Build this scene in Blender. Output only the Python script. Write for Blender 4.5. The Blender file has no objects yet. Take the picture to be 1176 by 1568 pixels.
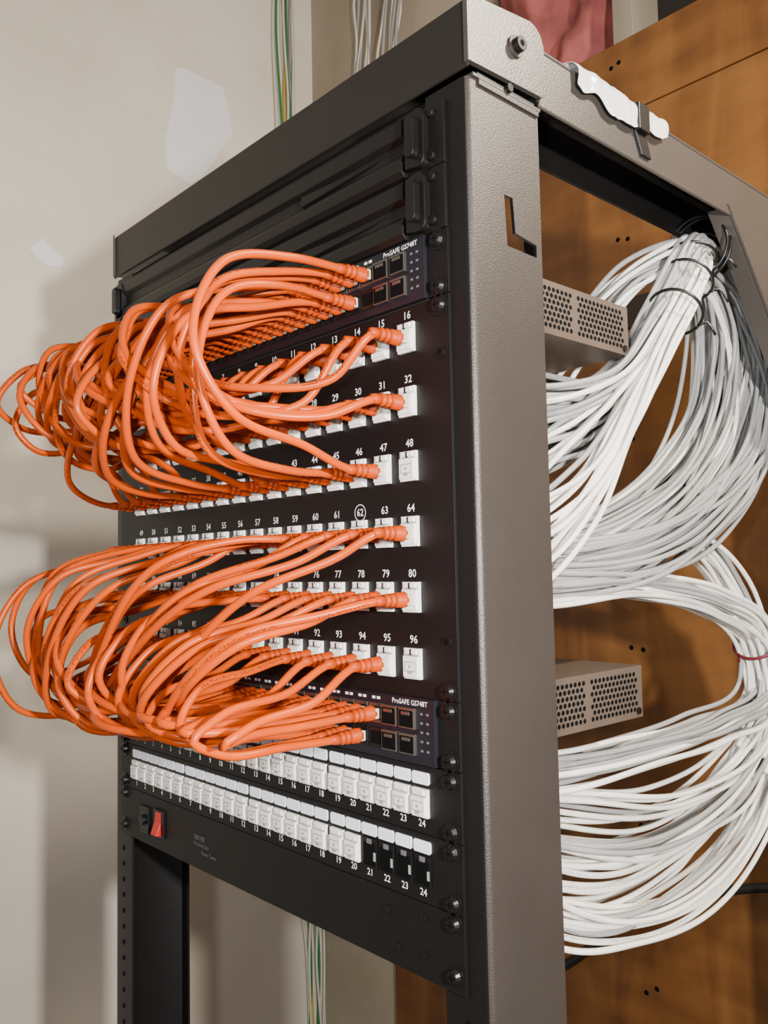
import bpy, bmesh, math, random
import numpy as np
from mathutils import Vector, Matrix

ZO=1450.0          # floor is 1450 mm below the rack's U0 line
MM=0.001
random.seed(7)
SC=bpy.context.scene
def W(x,y,z): return (x*MM,y*MM,(z+ZO)*MM)

# ------------------------------------------------------------------ materials
def newmat(name):
    m=bpy.data.materials.new(name); m.use_nodes=True
    nt=m.node_tree; b=nt.nodes["Principled BSDF"]
    return m,nt,b
def mat(name,col,rough=.5,metal=0.,var=0.,vscale=20.,bump=0.,bscale=200.,stretch=(1,1,1),spec=.5,col2=None,coat=0.):
    m,nt,b=newmat(name)
    b.inputs["Base Color"].default_value=(*col,1); b.inputs["Roughness"].default_value=rough
    b.inputs["Metallic"].default_value=metal; b.inputs["Specular IOR Level"].default_value=spec
    b.inputs["Coat Weight"].default_value=coat
    tc=nt.nodes.new("ShaderNodeTexCoord"); mp=nt.nodes.new("ShaderNodeMapping"); mp.inputs["Scale"].default_value=stretch
    nt.links.new(tc.outputs["Object"],mp.inputs[0])
    n=nt.nodes.new("ShaderNodeTexNoise"); n.inputs["Scale"].default_value=vscale; n.inputs["Detail"].default_value=5
    nt.links.new(mp.outputs[0],n.inputs["Vector"])
    r=nt.nodes.new("ShaderNodeValToRGB")
    c2=col2 if col2 else tuple(c*(1-var) for c in col)
    r.color_ramp.elements[0].position=.3; r.color_ramp.elements[1].position=.7
    r.color_ramp.elements[0].color=(*c2,1); r.color_ramp.elements[1].color=(*col,1)
    nt.links.new(n.outputs["Fac"],r.inputs[0]); nt.links.new(r.outputs[0],b.inputs["Base Color"])
    if bump>0:
        n2=nt.nodes.new("ShaderNodeTexNoise"); n2.inputs["Scale"].default_value=bscale; n2.inputs["Detail"].default_value=3
        nt.links.new(mp.outputs[0],n2.inputs["Vector"])
        bp=nt.nodes.new("ShaderNodeBump"); bp.inputs["Strength"].default_value=bump; bp.inputs["Distance"].default_value=.001
        nt.links.new(n2.outputs["Fac"],bp.inputs["Height"]); nt.links.new(bp.outputs[0],b.inputs["Normal"])
    return m
def cablemat(name,col,ink,rough,inkamt=.6,coat=0.,spec=.5):
    m,nt,b=newmat(name)
    b.inputs["Roughness"].default_value=rough; b.inputs["Coat Weight"].default_value=coat; b.inputs["Specular IOR Level"].default_value=spec
    L=nt.links.new; N=nt.nodes.new
    uv=N("ShaderNodeUVMap"); uv.uv_map="UVMap"; sp=N("ShaderNodeSeparateXYZ"); L(uv.outputs[0],sp.inputs[0])
    def mth(op,a,bv=None,c=None):
        n=N("ShaderNodeMath"); n.operation=op
        for i,v in enumerate((a,bv,c)):
            if v is None: continue
            if isinstance(v,(int,float)): n.inputs[i].default_value=v
            else: L(v,n.inputs[i])
        return n.outputs[0]
    d=mth('ABSOLUTE',mth('SUBTRACT',sp.outputs[1],.5))
    band=mth('LESS_THAN',d,.055)
    cx=N("ShaderNodeCombineXYZ"); L(mth('MULTIPLY',sp.outputs[0],700.),cx.inputs[0]); L(mth('MULTIPLY',sp.outputs[1],14.),cx.inputs[1])
    n1=N("ShaderNodeTexNoise"); n1.inputs["Scale"].default_value=1.; n1.inputs["Detail"].default_value=0; L(cx.outputs[0],n1.inputs["Vector"])
    ch=mth('GREATER_THAN',n1.outputs["Fac"],.5)
    cy=N("ShaderNodeCombineXYZ"); L(mth('MULTIPLY',sp.outputs[0],14.),cy.inputs[0])
    n2=N("ShaderNodeTexNoise"); n2.inputs["Scale"].default_value=1.; n2.inputs["Detail"].default_value=0; L(cy.outputs[0],n2.inputs["Vector"])
    wd=mth('GREATER_THAN',n2.outputs["Fac"],.47)
    f=mth('MULTIPLY',mth('MULTIPLY',mth('MULTIPLY',band,ch),wd),inkamt)
    mx=N("ShaderNodeMix"); mx.data_type='RGBA'; L(f,mx.inputs[0]); mx.inputs[6].default_value=(*col,1); mx.inputs[7].default_value=(*ink,1)
    L(mx.outputs[2],b.inputs["Base Color"])
    return m
M={}
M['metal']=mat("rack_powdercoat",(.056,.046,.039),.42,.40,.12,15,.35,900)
M['metalD']=mat("rack_powdercoat_black_and_shade",(.006,.0055,.0052),.45,.1,.12,15,.3,900,spec=.35)  # black front flange; also shade put into left post and beam insides
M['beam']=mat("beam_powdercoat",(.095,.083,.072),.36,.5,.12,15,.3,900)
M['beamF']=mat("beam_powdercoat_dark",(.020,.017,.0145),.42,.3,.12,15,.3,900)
M['black']=mat("black_panel_paint",(.0045,.0040,.0038),.5,0,.2,30,.12,1200,spec=.3)
M['bplast']=mat("black_plastic",(.005,.0046,.0042),.42,0,.2,30,.1,800,spec=.4)
M['screw']=mat("black_screw",(.02,.018,.017),.3,.7)
M['hole']=mat("dark_opening",(.002,.002,.002),.8,spec=.1)
M['white']=mat("white_jack_plastic",(.86,.83,.77),.38,0,.05,40)
M['shade']=mat("jack_recess_shade",(.32,.31,.29),.5,0,.1,40)  # grey that paints recess and gap shade onto the jack faces
M['label']=mat("white_label_strip",(.84,.88,.95),.35,0,.03,40)
M['ink']=mat("white_ink",(.85,.85,.82),.6)
M['grey']=mat("grey_ink",(.10,.10,.105),.6)
M['swface']=mat("switch_front",(.009,.009,.014),.42,.2,.1,30)
M['swbody']=mat("switch_chassis",(.17,.13,.10),.4,.5,.15,30,.2,800)
M['sfp']=mat("sfp_cage",(.20,.185,.165),.35,.9)
M['clear']=mat("clear_plug",(.5,.42,.32),.2)
M['orange']=cablemat("orange_cable_jacket",(.50,.060,.0),(.07,.008,.002),.30,.65,spec=.22)
M['boot']=mat("orange_boot",(.42,.046,.0),.45,0,.1,60,spec=.2)
M['wcable']=cablemat("white_cable_jacket",(.84,.80,.73),(.12,.12,.13),.42,.5)
M['gcable']=cablemat("grey_cable_jacket",(.31,.305,.295),(.07,.07,.08),.42,.5)
M['tie']=mat("black_zip_tie",(.006,.006,.006),.35)
M['redtie']=mat("red_tie",(.12,.01,.015),.4)
M['red']=mat("red_rocker",(.50,.006,.006),.3)
M['green']=mat("green_wire",(.03,.18,.06),.45)
M['yellow']=mat("yellow_wire",(.6,.4,.03),.45)
M['wwire']=mat("white_wire",(.62,.58,.5),.45)
M['rubber']=mat("black_rubber",(.008,.008,.008),.5)
M['plastic']=mat("white_plastic_wrap",(.78,.75,.73),.22,0,.12,60,.5,60)
M['stud']=mat("stud_wood",(.30,.25,.19),.7,0,.3,10,.3,50,(1,1,.1))
M['dark']=mat("dark_cavity",(.012,.008,.006),.9)
M['pink']=mat("pink_fiberglass",(.42,.11,.10),.9,0,.6,14,1.,60)
M['patch']=mat("joint_compound",(.90,.90,.89),.6,0,.06,12,.3,40)
M['floor']=mat("concrete_floor",(.22,.21,.2),.7,0,.3,4,.4,60)
M['ceil']=mat("ceiling_paint",(.6,.58,.54),.8,0,.1,3)

def drywall(name,a,c):
    m,nt,b=newmat(name); L=nt.links.new; N=nt.nodes.new
    b.inputs["Roughness"].default_value=.5
    tc=N("ShaderNodeTexCoord")
    n=N("ShaderNodeTexNoise"); n.inputs["Scale"].default_value=2.2; n.inputs["Detail"].default_value=6; n.inputs["Roughness"].default_value=.55
    L(tc.outputs["Object"],n.inputs["Vector"])
    r=N("ShaderNodeValToRGB"); r.color_ramp.elements[0].position=.35; r.color_ramp.elements[1].position=.68
    r.color_ramp.elements[0].color=(*a,1); r.color_ramp.elements[1].color=(*c,1); L(n.outputs["Fac"],r.inputs[0]); L(r.outputs[0],b.inputs["Base Color"])
    n2=N("ShaderNodeTexNoise"); n2.inputs["Scale"].default_value=9; n2.inputs["Detail"].default_value=8; L(tc.outputs["Object"],n2.inputs["Vector"])
    bp=N("ShaderNodeBump"); bp.inputs["Strength"].default_value=.3; bp.inputs["Distance"].default_value=.012; L(n2.outputs["Fac"],bp.inputs["Height"]); L(bp.outputs[0],b.inputs["Normal"])
    return m
M['wallL']=drywall("drywall_left",(.70,.62,.50),(.85,.78,.67))
M['wallB']=drywall("drywall_back",(.30,.245,.175),(.40,.335,.25))
def plywood():
    m,nt,b=newmat("plywood"); L=nt.links.new; N=nt.nodes.new
    b.inputs["Roughness"].default_value=.5
    tc=N("ShaderNodeTexCoord"); mp=N("ShaderNodeMapping"); mp.inputs["Scale"].default_value=(8,1,1.6); L(tc.outputs["Object"],mp.inputs[0])
    n=N("ShaderNodeTexNoise"); n.inputs["Scale"].default_value=1.6; n.inputs["Detail"].default_value=7; n.inputs["Distortion"].default_value=.8; L(mp.outputs[0],n.inputs["Vector"])
    mp2=N("ShaderNodeMapping"); mp2.inputs["Scale"].default_value=(3,1,10); L(tc.outputs["Object"],mp2.inputs[0])
    n3=N("ShaderNodeTexNoise"); n3.inputs["Scale"].default_value=2.; n3.inputs["Detail"].default_value=4; L(mp2.outputs[0],n3.inputs["Vector"])
    ad=N("ShaderNodeMix"); ad.data_type='FLOAT'; ad.inputs[0].default_value=.4; L(n.outputs["Fac"],ad.inputs[2]); L(n3.outputs["Fac"],ad.inputs[3])
    r=N("ShaderNodeValToRGB"); e=r.color_ramp.elements
    e[0].position=.36; e[0].color=(.085,.029,.006,1); e[1].position=.66; e[1].color=(.215,.088,.020,1)
    k=r.color_ramp.elements.new(.5); k.color=(.145,.054,.011,1)
    L(ad.outputs[0],r.inputs[0]); L(r.outputs[0],b.inputs["Base Color"])
    bp=N("ShaderNodeBump"); bp.inputs["Strength"].default_value=.3; bp.inputs["Distance"].default_value=.002; L(n.outputs["Fac"],bp.inputs["Height"]); L(bp.outputs[0],b.inputs["Normal"])
    return m
M['ply']=plywood()

# ------------------------------------------------------------------ mesh builder
class MB:
    def __init__(s): s.v=[];s.f=[];s.m=[];s.sm=[];s.mats=[]
    def mi(s,k):
        if k not in s.mats: s.mats.append(k)
        return s.mats.index(k)
    def add(s,vs,fs,k,smooth=False):
        o=len(s.v); s.v+= [W(*v) for v in vs]; i=s.mi(k)
        for f in fs: s.f.append([o+a for a in f]); s.m.append(i); s.sm.append(smooth)
    def box(s,x0,x1,y0,y1,z0,z1,k):
        vs=[(x,y,z) for z in (z0,z1) for y in (y0,y1) for x in (x0,x1)]
        s.add(vs,[(0,2,3,1),(4,5,7,6),(0,1,5,4),(2,6,7,3),(0,4,6,2),(1,3,7,5)],k)
    def prism(s,poly,axis,a,b,k,smooth=False):
        n=len(poly); vs=[]
        for d in (a,b):
            for p in poly:
                vs.append({0:(d,p[0],p[1]),1:(p[0],d,p[1]),2:(p[0],p[1],d)}[axis])
        s.add(vs,[list(range(n))[::-1],list(range(n,2*n))]+[(i,(i+1)%n,n+(i+1)%n,n+i) for i in range(n)],k,smooth)
    def cyl(s,c,axis,r,a,b,k,n=16,r2=None):
        r2=r if r2 is None else r2; vs=[]
        for d,rr in ((a,r),(b,r2)):
            for i in range(n):
                t=2*math.pi*i/n; u,w=rr*math.cos(t),rr*math.sin(t)
                vs.append({0:(d,c[0]+u,c[1]+w),1:(c[0]+u,d,c[1]+w),2:(c[0]+u,c[1]+w,d)}[axis])
        s.add(vs,[list(range(n))[::-1],list(range(n,2*n))]+[(i,(i+1)%n,n+(i+1)%n,n+i) for i in range(n)],k,False)
    def obj(s,name,parent=None,bevel=0.,seg=2):
        me=bpy.data.meshes.new(name); me.from_pydata(s.v,[],s.f)
        for k in s.mats: me.materials.append(M[k])
        me.polygons.foreach_set("material_index",s.m); me.polygons.foreach_set("use_smooth",s.sm)
        bm=bmesh.new(); bm.from_mesh(me); bmesh.ops.recalc_face_normals(bm,faces=bm.faces); bm.to_mesh(me); bm.free()
        me.update()
        o=bpy.data.objects.new(name,me); SC.collection.objects.link(o)
        if parent: o.parent=parent
        if bevel>0:
            b=o.modifiers.new("bevel",'BEVEL'); b.width=bevel*MM; b.segments=seg; b.limit_method='ANGLE'; b.angle_limit=math.radians(50)
        return o
def empty(name):
    o=bpy.data.objects.new(name,None); o.empty_display_size=.05; SC.collection.objects.link(o); return o

# ------------------------------------------------------------------ tubes
class TB:
    def __init__(s): s.v=[];s.f=[];s.uv=[];s.m=[];s.mats=[];s.n=0
    def tube(s,pts,r,k,sides=8,step=6.,radii=None,resample=True):
        P=np.array(pts,float)
        if resample:
            E=np.vstack([2*P[0]-P[1],P,2*P[-1]-P[-2]]); out=[]
            for i in range(1,len(E)-2):
                p0,p1,p2,p3=E[i-1],E[i],E[i+1],E[i+2]
                m=max(2,int(np.linalg.norm(p2-p1)/step))
                d=np.linalg.norm(p2-p1)
                d0=max(np.linalg.norm(p1-p0),1e-3); d2=max(np.linalg.norm(p3-p2),1e-3)
                m1=((p2-p1)/d-(p2-p0)/(d0+d)+(p1-p0)/d0)*d
                m2=((p3-p2)/d2-(p3-p1)/(d2+d)+(p2-p1)/d)*d
                for j in range(m):
                    t=j/m; t2=t*t;t3=t2*t
                    out.append((2*t3-3*t2+1)*p1+(t3-2*t2+t)*m1+(-2*t3+3*t2)*p2+(t3-t2)*m2)
            out.append(P[-1]); P=np.array(out)
        n=len(P); T=np.gradient(P,axis=0); T/=np.linalg.norm(T,axis=1)[:,None]
        a=np.array([0,0,1.]) if abs(T[0][2])<.9 else np.array([1.,0,0])
        u=np.cross(T[0],a); u/=np.linalg.norm(u); w=np.cross(T[0],u)
        ph=random.random()*6.283; L=0.
        ang=ph+np.arange(sides)*2*math.pi/sides
        lu=random.random()*3
        base=s.n; mi=s.mats.index(k) if k in s.mats else (s.mats.append(k) or len(s.mats)-1)
        Ls=[]
        for i in range(n):
            if i:
                u=u-T[i]*np.dot(u,T[i]); u/=np.linalg.norm(u); w=np.cross(T[i],u); L+=np.linalg.norm(P[i]-P[i-1])
            Ls.append(L*MM+lu)
            rr=r if radii is None else radii[i]
            ring=P[i]+rr*(np.cos(ang)[:,None]*u+np.sin(ang)[:,None]*w)
            ring[:,2]+=ZO; s.v.append(ring*MM)
        for i in range(n-1):
            for j in range(sides):
                j2=(j+1)%sides
                s.f.append((base+i*sides+j,base+i*sides+j2,base+(i+1)*sides+j2,base+(i+1)*sides+j)); s.m.append(mi)
                s.uv+= [Ls[i],j/sides,Ls[i],(j+1)/sides,Ls[i+1],(j+1)/sides,Ls[i+1],j/sides]
        s.n+=n*sides
        for ring,rev in ((0,False),(n-1,True)):
            f=[base+ring*sides+j for j in range(sides)]
            if not rev: f=f[::-1]
            s.f.append(tuple(f)); s.m.append(mi); s.uv+=[0,0]*sides
    def obj(s,name,parent=None):
        me=bpy.data.meshes.new(name); me.from_pydata(np.vstack(s.v).tolist(),[],s.f)
        for k in s.mats: me.materials.append(M[k])
        me.polygons.foreach_set("material_index",s.m); me.polygons.foreach_set("use_smooth",[True]*len(s.f))
        uvl=me.uv_layers.new(name="UVMap"); uvl.data.foreach_set("uv",s.uv)
        me.update(); o=bpy.data.objects.new(name,me); SC.collection.objects.link(o)
        if parent: o.parent=parent
        return o

# ------------------------------------------------------------------ text
def texts(items,name,parent,k='ink'):
    vs=[];fs=[]
    for (t,x,z,size,y) in items:
        c=bpy.data.curves.new("t","FONT"); c.body=t; c.size=size; c.align_x='CENTER'; c.align_y='CENTER'; c.offset=.012*size; c.resolution_u=2
        o=bpy.data.objects.new("t",c); SC.collection.objects.link(o)
        dg=bpy.context.evaluated_depsgraph_get(); me=bpy.data.meshes.new_from_object(o.evaluated_get(dg))
        b=len(vs)
        for v in me.vertices: vs.append(W(x+v.co.x,y,z+v.co.y))
        for f in me.polygons: fs.append([b+i for i in f.vertices])
        bpy.data.objects.remove(o); bpy.data.curves.remove(c); bpy.data.meshes.remove(me)
    me=bpy.data.meshes.new(name); me.from_pydata(vs,[],fs); me.materials.append(M[k]); me.update()
    o=bpy.data.objects.new(name,me); SC.collection.objects.link(o); o.parent=parent
    return o

# ================================================================== ROOM
XL,YB,ZF,ZC=-995,850,-1450,1250
b=MB(); b.box(XL-60,XL,-1700,YB+60,ZF,ZC,'wallL'); wallL=b.obj("wall_left")
b=MB(); b.box(XL,1900,YB,YB+60,ZF,650,'wallB'); b.box(XL,-480,YB,YB+60,650,ZC,'wallB'); b.obj("wall_back")
b=MB(); b.box(XL-60,1900,-1700,YB+60,ZF-40,ZF,'floor'); b.obj("floor")
b=MB(); b.box(XL-60,1900,-1700,YB+60,ZC,ZC+40,'ceil'); b.obj("ceiling")
b=MB()
for x in (-480,-150,250,650,1050,1450): b.box(x,x+38,YB+2,YB+90,650,ZC,'stud')
b.box(-480,1900,YB+90,YB+100,650,ZC,'dark'); b.obj("stud_framing",bevel=1.)
def sheet(name,k,x0,x1,z0,z1,y,amp,nx,nz,seed):
    rnd=np.random.RandomState(seed); g=rnd.rand(9,9)
    vs=[];fs=[]
    for j in range(nz+1):
        for i in range(nx+1):
            u=i/nx;v=j/nz; a=u*8;c=v*8;i0=min(int(a),7);j0=min(int(c),7);fu=a-i0;fv=c-j0
            fu=fu*fu*(3-2*fu);fv=fv*fv*(3-2*fv)
            h=(g[j0,i0]*(1-fu)+g[j0,i0+1]*fu)*(1-fv)+(g[j0+1,i0]*(1-fu)+g[j0+1,i0+1]*fu)*fv
            vs.append(W(x0+(x1-x0)*u,y-amp*h*max(0,math.sin(math.pi*u))**.4,z0+(z1-z0)*v))
    for j in range(nz):
        for i in range(nx):
            a=j*(nx+1)+i; fs.append((a,a+1,a+nx+2,a+nx+1))
    me=bpy.data.meshes.new(name); me.from_pydata(vs,[],fs); me.materials.append(M[k])
    me.polygons.foreach_set("use_smooth",[True]*len(fs)); o=bpy.data.objects.new(name,me); SC.collection.objects.link(o); return o
sheet("pink_insulation",'pink',-441,-151,655,1250,YB+60,70,60,70,3)
b=MB(); b.box(-733,1850,YB-18,YB-1,ZF+5,527,'ply'); b.box(-733,1850,YB-18,YB-1,530,657,'ply')
for x in (-600,-137,300,760):
    for z in (620,560,500,324,-20,-366,-640,-904,-1200):
        for dx in (-8,9):
            b.cyl((x+dx+random.uniform(-3,3),z+random.uniform(-12,12)),1,4.2,YB-18.4,YB-15,'hole',10)
b.obj("plywood_backboard",bevel=.6)
pts=[(452,640),(447,700),(470,800),(472,868),(487,880),(560,876),(592,874),(606,830),(618,770),(590,735),(566,690),(540,650),(508,622),(480,632)]
b=MB(); b.prism(pts,0,XL+.2,XL+1.6,'patch'); b.obj("joint_compound_patch_1",wallL,.8)
pts=[(165,395),(190,420),(205,408),(232,392),(226,372),(200,368),(180,380)]
b=MB(); b.prism(pts,0,XL+.2,XL+1.4,'patch'); b.obj("joint_compound_patch_2",wallL,.6)

t=TB()
cols=['wwire','green','wwire','yellow','green','wwire','gcable','wwire']
for i,k in enumerate(cols):
    y0=735+i*7; pts=[]
    for j,z in enumerate(range(1240,-1440,-180)):
        f=j/14
        pts.append((XL+8+(i%3)*5+random.uniform(0,4),y0+f*55+random.uniform(-9,9)-abs(math.sin(j*.9+i))*6,z))
    t.tube(pts,3.0,k,7,30)
t.obj("network_cable_run")
t=TB()
for i in range(7):
    x0=-775+i*9; pts=[(x0+random.uniform(-8,8)-j*6,YB-26-random.uniform(0,8),z) for j,z in enumerate(range(1245,500,-90))]
    t.tube(pts,3,'gcable' if i%2 else 'wwire',7,30)
for i in range(6):
    x0=-640+i*10; pts=[(x0+random.uniform(-8,8)-j*18,YB-26-random.uniform(0,10),z) for j,z in enumerate(range(1245,500,-90))]
    t.tube(pts,3,'gcable' if i%2 else 'wwire',7,30)
t.obj("network_cable_run.001")
t=TB(); t.tube([(-560,YB-32,-1050),(-430,YB-34,-985),(-307,YB-32,-918),(-138,YB-30,-777),(50,YB-30,-690),(200,YB-30,-660),(420,YB-30,-650)],7,'rubber',10,12)
t.obj("black_power_cord")

# ================================================================== RACK
rack=empty("server_rack")
def channel(b,sx,y0,y1,z0,z1,k):
    s=1 if sx>0 else -1; r=5; X=260
    out=[(X-38,y0),(X-r,y0)]
    for a in range(1,6):
        th=-math.pi/2+a*math.pi/12; out.append((X-r+r*math.cos(th),y0+r+r*math.sin(th)))
    out+=[(X,y0+r),(X,y1-3),(X-3,y1),(X-16,y1)]
    inn=[(X-16,y1-2.5),(X-3.5,y1-2.5),(X-2.5,y1-4),(X-2.5,y0+r),(X-4.2,y0+2.5),(X-38,y0+2.5)]
    poly=[(s*x,y) for x,y in out+inn]
    b.prism(poly,2,z0,z1,k,True)
for s,nm in ((1,"front_post_right"),(-1,"front_post_left")):
    b=MB(); channel(b,s,0,78,ZF+6,97,'metal' if s==1 else 'metalD'); o=b.obj(nm,rack)  # left post: same coating, darker copy paints its shade in
    if s==1:
        c=MB(); c.prism([(35,26),(44,26),(46,2),(69,-1),(69,-10),(37,-9)],0,250,270,'metal'); co=c.obj("slot_cutter")
        md=o.modifiers.new("slot",'BOOLEAN'); md.object=co; md.solver='EXACT'
        dg=bpy.context.evaluated_depsgraph_get(); nm_=bpy.data.meshes.new_from_object(o.evaluated_get(dg)); o.modifiers.clear(); o.data=nm_
        bpy.data.objects.remove(co)
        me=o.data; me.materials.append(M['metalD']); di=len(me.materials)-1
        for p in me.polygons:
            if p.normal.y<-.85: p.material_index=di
    for p in o.data.polygons: p.use_smooth=True
    o.data.set_sharp_from_angle(angle=math.radians(40))
for s,nm in ((1,"rear_post_right"),(-1,"rear_post_left")):
    b=MB(); b.box(min(s*222,s*260),max(s*222,s*260),600,602.5,ZF+6,104,'metal'); b.box(min(s*257.5,s*260),max(s*257.5,s*260),602.5,650,ZF+6,104,'metal'); b.obj(nm,rack,.4)
b=MB()
for s in (1,-1):
    x0,x1=sorted((s*200,s*260))
    b.box(x0,x1,78,650,145,148,'beam')
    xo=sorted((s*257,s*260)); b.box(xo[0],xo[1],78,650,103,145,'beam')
    xi=sorted((s*200,s*202.5)); b.box(xi[0],xi[1],78,650,103,145,'metalD')  # inner web colour darkened to paint shade inside the hollow beam
b.obj("side_beams",rack,1.2)
b=MB()
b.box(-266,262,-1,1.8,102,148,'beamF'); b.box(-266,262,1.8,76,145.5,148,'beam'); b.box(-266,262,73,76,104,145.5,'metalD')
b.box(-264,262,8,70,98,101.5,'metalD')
b.box(-200,200,640,650,104,148,'metal')
b.obj("cross_beams",rack,1.2)
b=MB()
for s in (1,-1):
    a=sorted((s*260.2,s*264))
    cap=[(-2.5,104),(-2.5,150)]+[(64+16*math.sin(t),142+17*math.cos(t)) for t in np.linspace(0,math.pi/2,7)]+[(82,112),(76,107)]
    b.prism(cap,0,a[0],a[1],'beam')
    b.cyl((46,132),0,7.5,min(s*264,s*266),max(s*264,s*266),'metal',20)
    b.cyl((46,132),0,5.2,min(s*266,s*271),max(s*266,s*271),'screw',18)
    b.cyl((46,132),0,2.4,min(s*270.8,s*271.3),max(s*270.8,s*271.3),'hole',6)
b.box(222,262,4,76,97,99.5,'metal')
b.box(259.5,262,10,74,93,97,'metal')
b.cyl((40,101),0,3.2,260,264.5,'screw',12)
b.obj("corner_caps",rack,.9)
b=MB()
for s in (1,-1):
    a=sorted((s*258.5,s*261.5)); b.prism([(366,113),(600,113),(600,-140),(585,-138)],0,a[0],a[1],'beam')
    a=sorted((s*240,s*258.5)); b.prism([(366,111),(585,-138),(587,-134),(370,112)],0,a[0],a[1],'beam')
b.obj("gussets",rack,.6)
b=MB()
for s in (1,-1):
    a=sorted((s*215,s*275)); b.box(a[0],a[1],-60,710,ZF,ZF+6,'metal')
b.obj("base_plates",rack,1)
b=MB()
b.box(198,262.5,203,219,148,150,'tie'); b.box(260.2,266.6,203,219,128,151,'tie'); b.prism([(203,128),(219,128),(226,110),(212,110)],0,260.2,262.8,'tie')
b.obj("strap",rack,.6)
b=MB()
for z in np.arange(-510,-1400,-15.875):
    for s in (1,-1): b.cyl((s*240.5,z),1,2.6,-.25,.2,'hole',10)
b.obj("mounting_holes",rack)
def wrap():
    vs=[];fs=[];n=30;rnd=random.Random(4)
    prof=[(215,151),(235,153),(255,155),(264,151),(266,141),(264,130),(265,124)]
    for i in range(n+1):
        f=i/n; y=120+132*f
        q=.35 if 198<y<224 else 1
        dr=14*math.exp(-((f-.45)/.17)**2)+4*math.sin(i*.8)
        for j,(x,z) in enumerate(prof):
            k=max(0,j-3)/3
            vs.append(W(x+rnd.uniform(-1,1.5)*q*(j>2),y+rnd.uniform(-1,1),z+rnd.uniform(0,3)*q*(0<j<4)-k*dr*.6+k*9-rnd.uniform(-1,1.2)*k))
    m=len(prof)
    for i in range(n):
        for j in range(m-1):
            a=i*m+j; fs.append((a,a+1,a+m+1,a+m))
    me=bpy.data.meshes.new("plastic_wrap"); me.from_pydata(vs,[],fs); me.materials.append(M['plastic'])
    me.polygons.foreach_set("use_smooth",[True]*len(fs))
    o=bpy.data.objects.new("plastic_wrap",me); SC.collection.objects.link(o); o.parent=rack
    sd=o.modifiers.new("s",'SOLIDIFY'); sd.thickness=.0006
    sb=o.modifiers.new("sub",'SUBSURF'); sb.levels=2; sb.render_levels=2
wrap()

def screw(b,x,z,y=-2.2,r=5.6):
    b.cyl((x,z),1,r+1.6,y-.8,y,'screw',18)
    b.cyl((x,z),1,r*.72,y-3.6,y-.8,'screw',18,r2=r)
    b.cyl((x,z),1,r*.72,y-4.0,y-3.6,'screw',18,r2=None)
    b.box(x-3,x+3,y-4.2,y-3.9,z-.5,z+.5,'hole'); b.box(x-.5,x+.5,y-4.2,y-3.9,z-3,z+3,'hole')
def Uscrews(b,zt):
    for s in (1,-1):
        for z in (zt-6.35,zt-38.1): screw(b,s*232.5,z)

for zt in (88.9,44.45):
    e=empty("rack_blank_panel")
    b=MB(); z0=zt-44.0
    prof=[(0,z0),(0,zt-.4),(-5,zt-.8),(-8,zt-4),(-8,zt-15),(-4,zt-18),(-3.5,zt-26),(-7,zt-29),(-9,zt-33),(-9,z0+4),(-6,z0+.6)]
    b.prism(prof,0,-241,206,'bplast')
    b.add([(90,-3.6,zt-18.5),(90,-3.6,zt-27.5),(90,-8.6,zt-27.5),(188,-4,zt-20),(188,-4,zt-21),(90,-8,zt-19)],[(0,5,3),(5,2,4,3),(2,1,4),(0,1,2,5),(0,3,4,1)],'bplast')
    for s in (1,-1):
        xa,xb=(206,241) if s==1 else (-258,-225)
        b.box(xa,xb,-3,0,z0,zt-.4,'bplast')
        xc=(xa+xb)/2-5*s
        def D(x,w,zlo,zhi,r,y0,y1):
            pr=[(x-w,zhi-2),(x-w,zlo+2)]+[(x+w-r+r*math.sin(t),zlo+r-r*math.cos(t)) for t in np.linspace(0,math.pi/2,5)]+[(x+w-r+r*math.cos(t),zhi-r+r*math.sin(t)) for t in np.linspace(0,math.pi/2,5)]
            b.prism(pr,1,y0,y1,'bplast')
        D(xc,9,z0+1,zt-2,6,-9,-3)
        D(xc+1,4.2,z0+7,zt-8,4,-15,-9)
        b.cyl((xc+12,zt-7),1,3.2,-6,-3,'bplast',14); b.cyl((xc+12,z0+7),1,3.2,-6,-3,'bplast',14)
    b.obj("ribbed_cover",e,.8)

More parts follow.
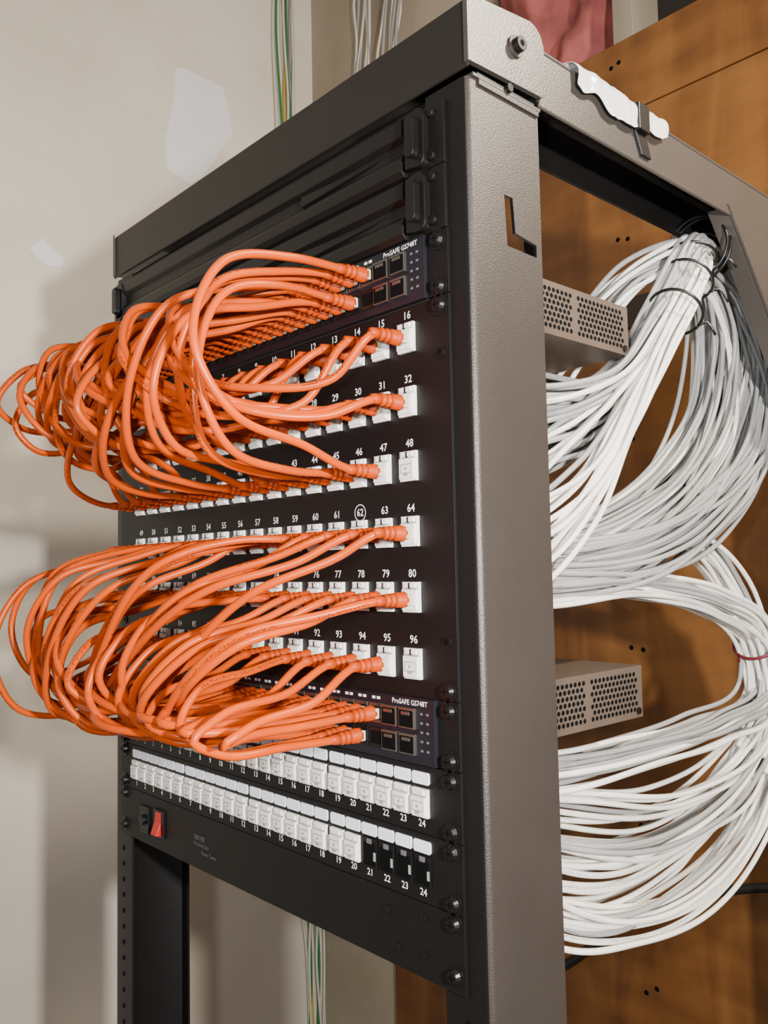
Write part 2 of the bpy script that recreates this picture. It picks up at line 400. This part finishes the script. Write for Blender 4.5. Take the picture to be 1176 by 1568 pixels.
def switch(zt):
    e=empty("network_switch"); b=MB(); z0=zt-43.6
    b.box(-220,220,0,250,z0,zt-.4,'swbody')
    b.box(-222,222,-5,0,z0,zt-.4,'swface')
    for s in (1,-1):
        a=sorted((s*222,s*241.3)); b.box(a[0],a[1],-2.2,0,z0,zt-.4,'black')
    Uscrews(b,zt)
    P=[]
    for c in range(24):
        x=-174+c*14.75
        for r,z in ((0,zt-14),(1,zt-31)):
            b.box(x-6.6,x+6.6,-6.2,-5,z-6.8,z+6.8,'sfp' if r==0 else 'bplast'); b.box(x-5.6,x+5.6,-6.4,-6.1,z-4.5,z+4.5,'hole'); P.append((x,z))
    for x in (180,197.5):
        for z in (zt-14,zt-31):
            b.box(x-7.5,x+7.5,-7.5,-5,z-6.8,z+6.8,'sfp'); b.box(x-6.6,x+6.6,-7.8,-7.4,z-5.8,z+5.2,'hole')
            b.box(x-4,x+4,-8.4,-7.5,z+2.2,z+4.4,'sfp')
    b.obj("chassis",e,.35)
    v=MB()
    for s in (1,-1):
        a=sorted((s*219.9,s*220.25))
        for row in range(7):
            for c in range(27):
                y=92+c*5.6+(row%2)*2.8
                if 165<y<176 : continue
                v.cyl((y,zt-7-row*4.9),0,2.0,a[0],a[1],'hole',6)
        v.cyl((243,zt-38),0,3,min(s*220,s*221.5),max(s*220,s*221.5),'screw',12)
    v.obj("vent_holes",e)
    texts([("ProSAFE GS748T",199,zt-3.8,4.8,-5.3)],"front_label",e,'ink')
    l=MB()
    for c in range(24):
        x=-174+c*14.75; l.box(x-4,x-1,-5.3,-5,zt-4.5,zt-2.6,'ink'); l.box(x+1,x+4,-5.3,-5,zt-4.5,zt-2.6,'ink')
    for z in range(5):
        l.box(209,211,-5.4,-5,zt-11-z*6,zt-9.5-z*6,'grey'); l.box(214.5,216.5,-5.4,-5,zt-11-z*6,zt-9.5-z*6,'grey')
    l.obj("status_lights",e)
    return P
SW1=switch(0.); SW2=switch(-311.15)

def jack(b,x,z,w=15.5,h=20.5,y=-2.2,hole=True):
    b.box(x-w/2,x+w/2,y-2.6,y,z-h/2,z+h/2,'white')
    b.box(x-w/2+1.0,x+w/2-1.0,y-4.4,y-2.6,z-h/2+1.5,z+h/2-5.2,'white')
    b.box(x-w/2+2.5,x+w/2-2.5,y-3.8,y-2.6,z+h/2-3.8,z+h/2-.8,'white')
    b.box(x-w/2+1.,x+w/2-1.,y-2.9,y-2.5,z+h/2-5.2,z+h/2-4.2,'shade')
    if h>18.6: b.box(x-.6,x+.6,y-4.1,y-2.6,z+h/2-4.5,z+h/2-.5,'bplast')
    if hole:
        zz=z-1.5; b.box(x-5.1,x+5.1,y-4.6,y-4.3,zz-3.6,zz+3.0,'shade'); b.box(x-4.4,x+4.4,y-4.75,y-4.5,zz-2.9,zz+2.3,'white'); b.box(x-2,x+2,y-4.7,y-4.3,zz-5.2,zz-3.6,'shade')
        b.box(x-1,x+1,y-4.9,y-4.7,zz-1.2,zz+.8,'shade')
def px(c): return -197.0+26.5*c
def pz(r): return -66.7-44.45*r
e=empty("patch_panel"); b=MB()
b.box(-241.3,241.3,-2.2,0,-310.9,-44.9,'black')
b.box(-226,226,0,14,-306,-50,'black')
for s in (1,-1):
    for z in (-50.8,-304.8): screw(b,s*232.5,z)
    for z in (-82.5,-273): b.cyl((s*232.5,z),1,4.2,-3.2,-2.2,'screw',14); b.cyl((s*232.5,z),1,2.4,-3.4,-3.1,'hole',12)
b.obj("panel",e,.3)
j=MB(); T=[]
for r in range(6):
    for c in range(16):
        n=r*16+c+1; un=n in (48,96)
        jack(j,px(c)+1.2,pz(r),hole=un); T.append((str(n),px(c)+1.2,pz(r)+15.8,7.6,-2.5))
j.obj("jacks",e,.4,2)
texts(T,"port_numbers",e)
b=MB(); cx,cz=px(13)+1.2,pz(3)+15.8
for i in range(24):
    a0,a1=2*math.pi*i/24,2*math.pi*(i+1)/24
    b.add([(cx+rr*math.cos(a),-2.5,cz+rr*math.sin(a)) for rr,a in ((5.6,a0),(5.6,a1),(6.3,a1),(6.3,a0))],[(0,1,2,3)],'ink')
b.obj("hand_drawn_circle",e)
for q,zt in enumerate((-355.6,-400.05)):
    e=empty("patch_panel"); b=MB()
    b.box(-241.3,241.3,-2.2,0,zt-44.2,zt-.3,'black'); b.box(-222,222,0,20,zt-40,zt-4,'black'); Uscrews(b,zt)
    b.obj("panel",e,.3)
    j=MB();T=[]
    for g in range(4):
        for c in range(6):
            n=g*6+c+1; x=-203+(n-1)*17.65+ (g-1.5)*1.9
            if q==1 and n>20:
                j.box(x-7.2,x+7.2,-3.2,-2.2,zt-34,zt-14,'black'); j.box(x-6.2,x+6.2,-3.5,-3.1,zt-33,zt-17.5,'hole'); j.box(x-2.5,x+2.5,-3.6,-3.1,zt-18,zt-14.5,'grey'); j.box(x+4.5,x+6.5,-3.6,-3.1,zt-29,zt-23,'shade')
            else:
                jack(j,x,zt-24,14.6,18.5)
            j.prism([(x-8.0,zt-11),(x-8.0,zt-5.4),(x-6.9,zt-4.2),(x+6.9,zt-4.2),(x+8.0,zt-5.4),(x+8.0,zt-11),(x+6.9,zt-12.2),(x-6.9,zt-12.2)],1,-3.4,-2.2,'label')
            T.append((str(n),x,zt-37.8,6.6,-2.5))
    j.obj("jacks",e,.35,2); texts(T,"port_numbers",e)
e=empty("rack_power_strip"); b=MB(); zt=-444.5
b.box(-241.3,241.3,-2.4,0,zt-48.5,zt-.3,'black'); b.box(-220,220,0,60,zt-44,zt-4,'black'); Uscrews(b,zt)
for x,z in ((170,zt-14),(180,zt-36),(205,zt-10),(205,zt-34)): b.cyl((x,z),1,3,-3.2,-2.4,'screw',14)
b.box(-196,-178,-4.5,-2.4,zt-38,zt-12,'bplast'); b.cyl((-187,zt-25),1,5.0,-8,-4.5,'bplast',16)
b.box(-167,-147,-4.5,-2.4,zt-36,zt-10,'bplast')
b.obj("housing",e,.5)
b=MB(); b.prism([(-4.5,zt-12),(-4.5,zt-34),(-10,zt-33),(-5.5,zt-22)],0,-163,-151,'red'); b.obj("rocker_switch",e,.6)
texts([("SERVER",-82,zt-21,6,-2.7),("TECHNOLOGY",-79,zt-27,4,-2.7),("Power Tower",-66,zt-33,4.5,-2.7)],"maker_text",e,'grey')

# ================================================================== ORANGE CABLES
rnd=random.Random(33)
t=TB()
def boot(x,z,y0):
    ys=[y0,y0-3,y0-3.1,y0-8,y0-8.1,y0-10,y0-10.1,y0-12.5,y0-12.6,y0-14.6,y0-14.7,y0-17,y0-17.1,y0-19,y0-19.1,y0-26]
    rs=[5.6,5.6,5.2,5.2,4.2,4.2,4.9,4.9,3.9,3.9,4.6,4.6,3.7,3.7,4.2,3.1]
    t.tube([(x,y,z) for y in ys],1,'boot',8,radii=rs,resample=False)
pl=MB()
U=rnd.uniform
def patch(x0,z0,x1,z1,yA=-5,yB=-6):
    """one patch cord: leaves the switch, arcs out ~14 cm and drops back to the panel port"""
    dx=x1-x0; c=math.hypot(dx,z1-z0); L=U(318,392)
    bl=.86*math.sqrt(max(L*L-c*c,0))/2; bl=min(max(bl,U(90,124)),U(128,146))
    near=(x0+200)/400.
    jx=U(-14,14)
    if z1<z0:   # port below its switch
        sw=z0-U(-2,22); po=min(z1+U(-12,20)+near*U(0,32),z0-U(66,122)); zm=(sw+po)/2-U(0,16)
    else:       # port above its switch
        sw=z0+U(-24,2)*(1-.75*near)+6*near; po=z1-U(-2,22)-near*U(0,22); zm=(sw+po)/2-U(0,14)*(1-.5*near)
    P=[(x0,yA-6,z0),(x0,yA-26,z0),
       (x0+dx*.07+jx*.3,-bl*.52,z0+(sw-z0)*.72),
       (x0+dx*.22+jx*.8,-bl*.90,sw+(zm-sw)*.22),
       (x0+dx*.48+jx,-bl-U(-2,8),zm),
       (x0+dx*.76+jx*.8,-bl*.88,po+(zm-po)*.22),
       (x1-dx*.08+jx*.3,-bl*.50,z1+(po-z1)*.72),
       (x1,yB-26,z1),(x1,yB-6,z1)]
    t.tube(P,2.9,'orange',10,5)
    boot(x0,z0,yA-4); boot(x1,z1,yB-5)
    pl.box(x1-5,x1+5,yB-6,yB+1,z1-3.6,z1+3.6,'clear'); pl.box(x0-5,x0+5,yA-5,yA-1.6,z0-3.6,z0+3.6,'clear')
for n in range(1,48):
    c=(n-1)%16; r=(n-1)//16; s=SW1[n-1]
    patch(s[0],s[1],px(c)+1.2,pz(r)-1.5)
for n in range(49,96):
    c=(n-1)%16; r=(n-1)//16; s=SW2[n-49]
    patch(s[0],s[1],px(c)+1.2,pz(r)-1.5)
oc=empty("orange_patch_cables")
t.obj("cable_jackets",oc); pl.obj("plugs",oc,.4)

# ================================================================== WHITE CABLES
wc=empty("white_network_cables")
def bundle(t,G,n,mats,seed,r=2.6,jit=3.):
    rr=random.Random(seed)
    for _ in range(n):
        while True:
            a=[rr.uniform(-1,1) for _ in range(3)]
            if sum(q*q for q in a)<=1.0: break
        pts=[]
        for g in G:
            a=[max(-1,min(1,q+rr.uniform(-.32,.32))) for q in a]
            pts.append((g[0]+a[0]*g[3]+rr.uniform(-jit,jit)*.3,g[1]+a[1]*g[4]+rr.uniform(-jit,jit)*.5,g[2]+a[2]*g[5]+rr.uniform(-jit,jit)*.5))
        t.tube(pts,r,rr.choice(mats),7,8)
T0=(222,365,74,15,14,16)
t=TB()
bundle(t,[(40,40,-112,90,4,50),(150,150,-108,40,15,50),(188,264,-78,22,14,26),(208,320,0,16,16,24),T0,
          (206,420,84,20,18,14),(188,500,72,28,28,24),(182,560,0,28,34,40),(182,535,-92,30,38,38),(180,435,-168,32,34,34),(180,305,-214,30,30,26),(150,170,-228,35,15,22),(60,40,-225,90,4,20)],78,['gcable'],1)
bundle(t,[(205,385,70,14,12,12),(200,430,62,18,18,14),(185,480,10,24,22,26),(178,478,-62,26,26,28),(172,420,-132,28,28,26),(168,320,-182,26,24,22),(150,190,-212,30,14,18),(60,40,-215,90,4,18)],38,['gcable','gcable','gcable','wcable'],11)
bundle(t,[(60,268,-70,60,6,20),(140,290,0,30,12,18),(185,320,50,18,12,16),T0,(212,425,72,14,18,14),(196,490,60,18,20,22),(190,535,10,20,24,30),(190,500,-80,20,24,30),(188,420,-160,20,22,22)],16,['wcable','gcable'],2)
bundle(t,[(215,400,80,8,12,12),(228,370,60,12,14,14),(226,300,-25,10,14,14),(222,240,-100,10,14,16),(216,185,-168,10,12,26),(200,120,-215,18,8,38),(90,40,-225,90,4,40)],17,['wcable'],3)
bundle(t,[(215,400,76,8,12,12),(226,366,56,12,14,14),(222,300,-10,10,12,16),(216,240,-66,10,12,14),(200,170,-110,16,10,38),(170,110,-140,30,8,60),(60,40,-150,100,4,60)],17,['wcable','gcable','gcable'],4)
bundle(t,[(80,40,-240,90,4,25),(180,150,-243,25,12,20),(188,285,-243,22,16,12),(190,430,-264,18,20,14),(190,540,-312,16,16,14),(190,548,-362,18,18,20),(190,425,-388,22,22,16),(185,290,-394,24,20,14),(180,170,-393,26,12,16),(90,40,-380,90,4,16)],26,['wcable','gcable'],5)
bundle(t,[(180,300,-243,20,14,12),(190,430,-264,18,20,14),(190,540,-312,16,16,14),(190,560,-390,18,22,22),(190,480,-452,24,28,34),(188,345,-482,28,26,44),(178,175,-462,34,12,52),(90,75,-415,100,4,24)],36,['wcable','wcable','gcable'],6)
bundle(t,[(190,470,-275,10,10,8),(196,545,-315,12,12,12),(210,560,-390,12,16,18),(212,520,-455,12,16,18),(214,455,-500,12,16,16),(214,355,-530,12,14,14),(210,245,-528,14,14,14),(200,135,-492,18,8,22),(90,75,-420,90,4,18)],9,['wcable'],8)
bundle(t,[(150,330,-195,20,14,12),(180,420,-200,24,20,14),(186,500,-250,18,18,16),(190,540,-312,14,14,12),(190,556,-380,18,20,20),(190,500,-430,20,22,24)],18,['gcable','wcable'],9)
t.obj("cable_jackets",wc)
def ring(t,c,nrm,ra,rb,k,r=1.3,tail=0):
    nrm=Vector(nrm).normalized(); u=nrm.orthogonal().normalized(); w=nrm.cross(u); c=Vector(c); pts=[]
    for i in range(29):
        a=2*math.pi*i/28; pts.append(tuple(c+u*ra*math.cos(a)+w*rb*math.sin(a)))
    t.tube(pts,r,k,6,6)
    if tail: t.tube([pts[0],tuple(Vector(pts[0])+u*tail*.5+Vector((2,4,6))),tuple(Vector(pts[0])+u*tail+Vector((4,6,-4)))],r*.9,k,6,5)
t=TB()
ring(t,(222,366,72),(-.1,.35,.9),23,22,'tie',1.6,14)
ring(t,(226,348,44),(-.05,.7,.8),24,23,'tie',1.5,12)
ring(t,(226,322,8),(0,.7,.8),25,26,'tie',1.5,10)
ring(t,(212,405,84),(-.3,.9,.1),24,24,'tie',1.6,10)
for y in (378,386): ring(t,(222,y,84),(0,1,0),31,31,'tie',1.5)
t.obj("black_zip_ties",wc)
t=TB(); ring(t,(190,540,-314),(0,.7,-.72),25,25,'redtie',1.8,8); t.obj("red_tie",wc)

# ================================================================== LIGHT
def area(name,loc,tgt,size,power,col):
    l=bpy.data.lights.new(name,'AREA'); l.shape='DISK'; l.size=size; l.energy=power; l.color=col
    o=bpy.data.objects.new(name,l); o.location=W(*loc); SC.collection.objects.link(o)
    d=Vector(W(*tgt))-Vector(W(*loc)); o.rotation_euler=d.to_track_quat('-Z','Y').to_euler(); return o
area("work_light",(1000,-330,-165),(-300,150,-100),.05,29,(1,.965,.93))
area("front_fill",(600,-470,-190),(0,100,-200),.03,5,(.95,.97,1))  # added frontal fill beside the camera, brightens cables and jacks
area("overhead_lamp",(800,430,560),(150,300,0),.12,19,(1,.90,.76))
w=bpy.data.worlds.new("room_ambient"); SC.world=w; w.use_nodes=True
w.node_tree.nodes["Background"].inputs[0].default_value=(.97,.97,1,1); w.node_tree.nodes["Background"].inputs[1].default_value=.16

# ================================================================== CAMERA
yaw,pit,rol=.83153,.066257,-.019491
fw=Vector((-math.sin(yaw)*math.cos(pit),math.cos(yaw)*math.cos(pit),math.sin(pit)))
r=Vector((math.cos(yaw),math.sin(yaw),0)); u=r.cross(fw)
r2=r*math.cos(rol)+u*math.sin(rol); u2=-r*math.sin(rol)+u*math.cos(rol)
cd=bpy.data.cameras.new("camera"); cam=bpy.data.objects.new("camera",cd); SC.collection.objects.link(cam)
mt=Matrix((r2,u2,-fw)).transposed().to_4x4(); mt.translation=Vector(W(614.7,-403.93,-224.7)); cam.matrix_world=mt
cd.sensor_fit='VERTICAL'; cd.sensor_height=36; cd.sensor_width=27; cd.lens=1655.4/2000*36; cd.clip_start=.01
SC.camera=cam
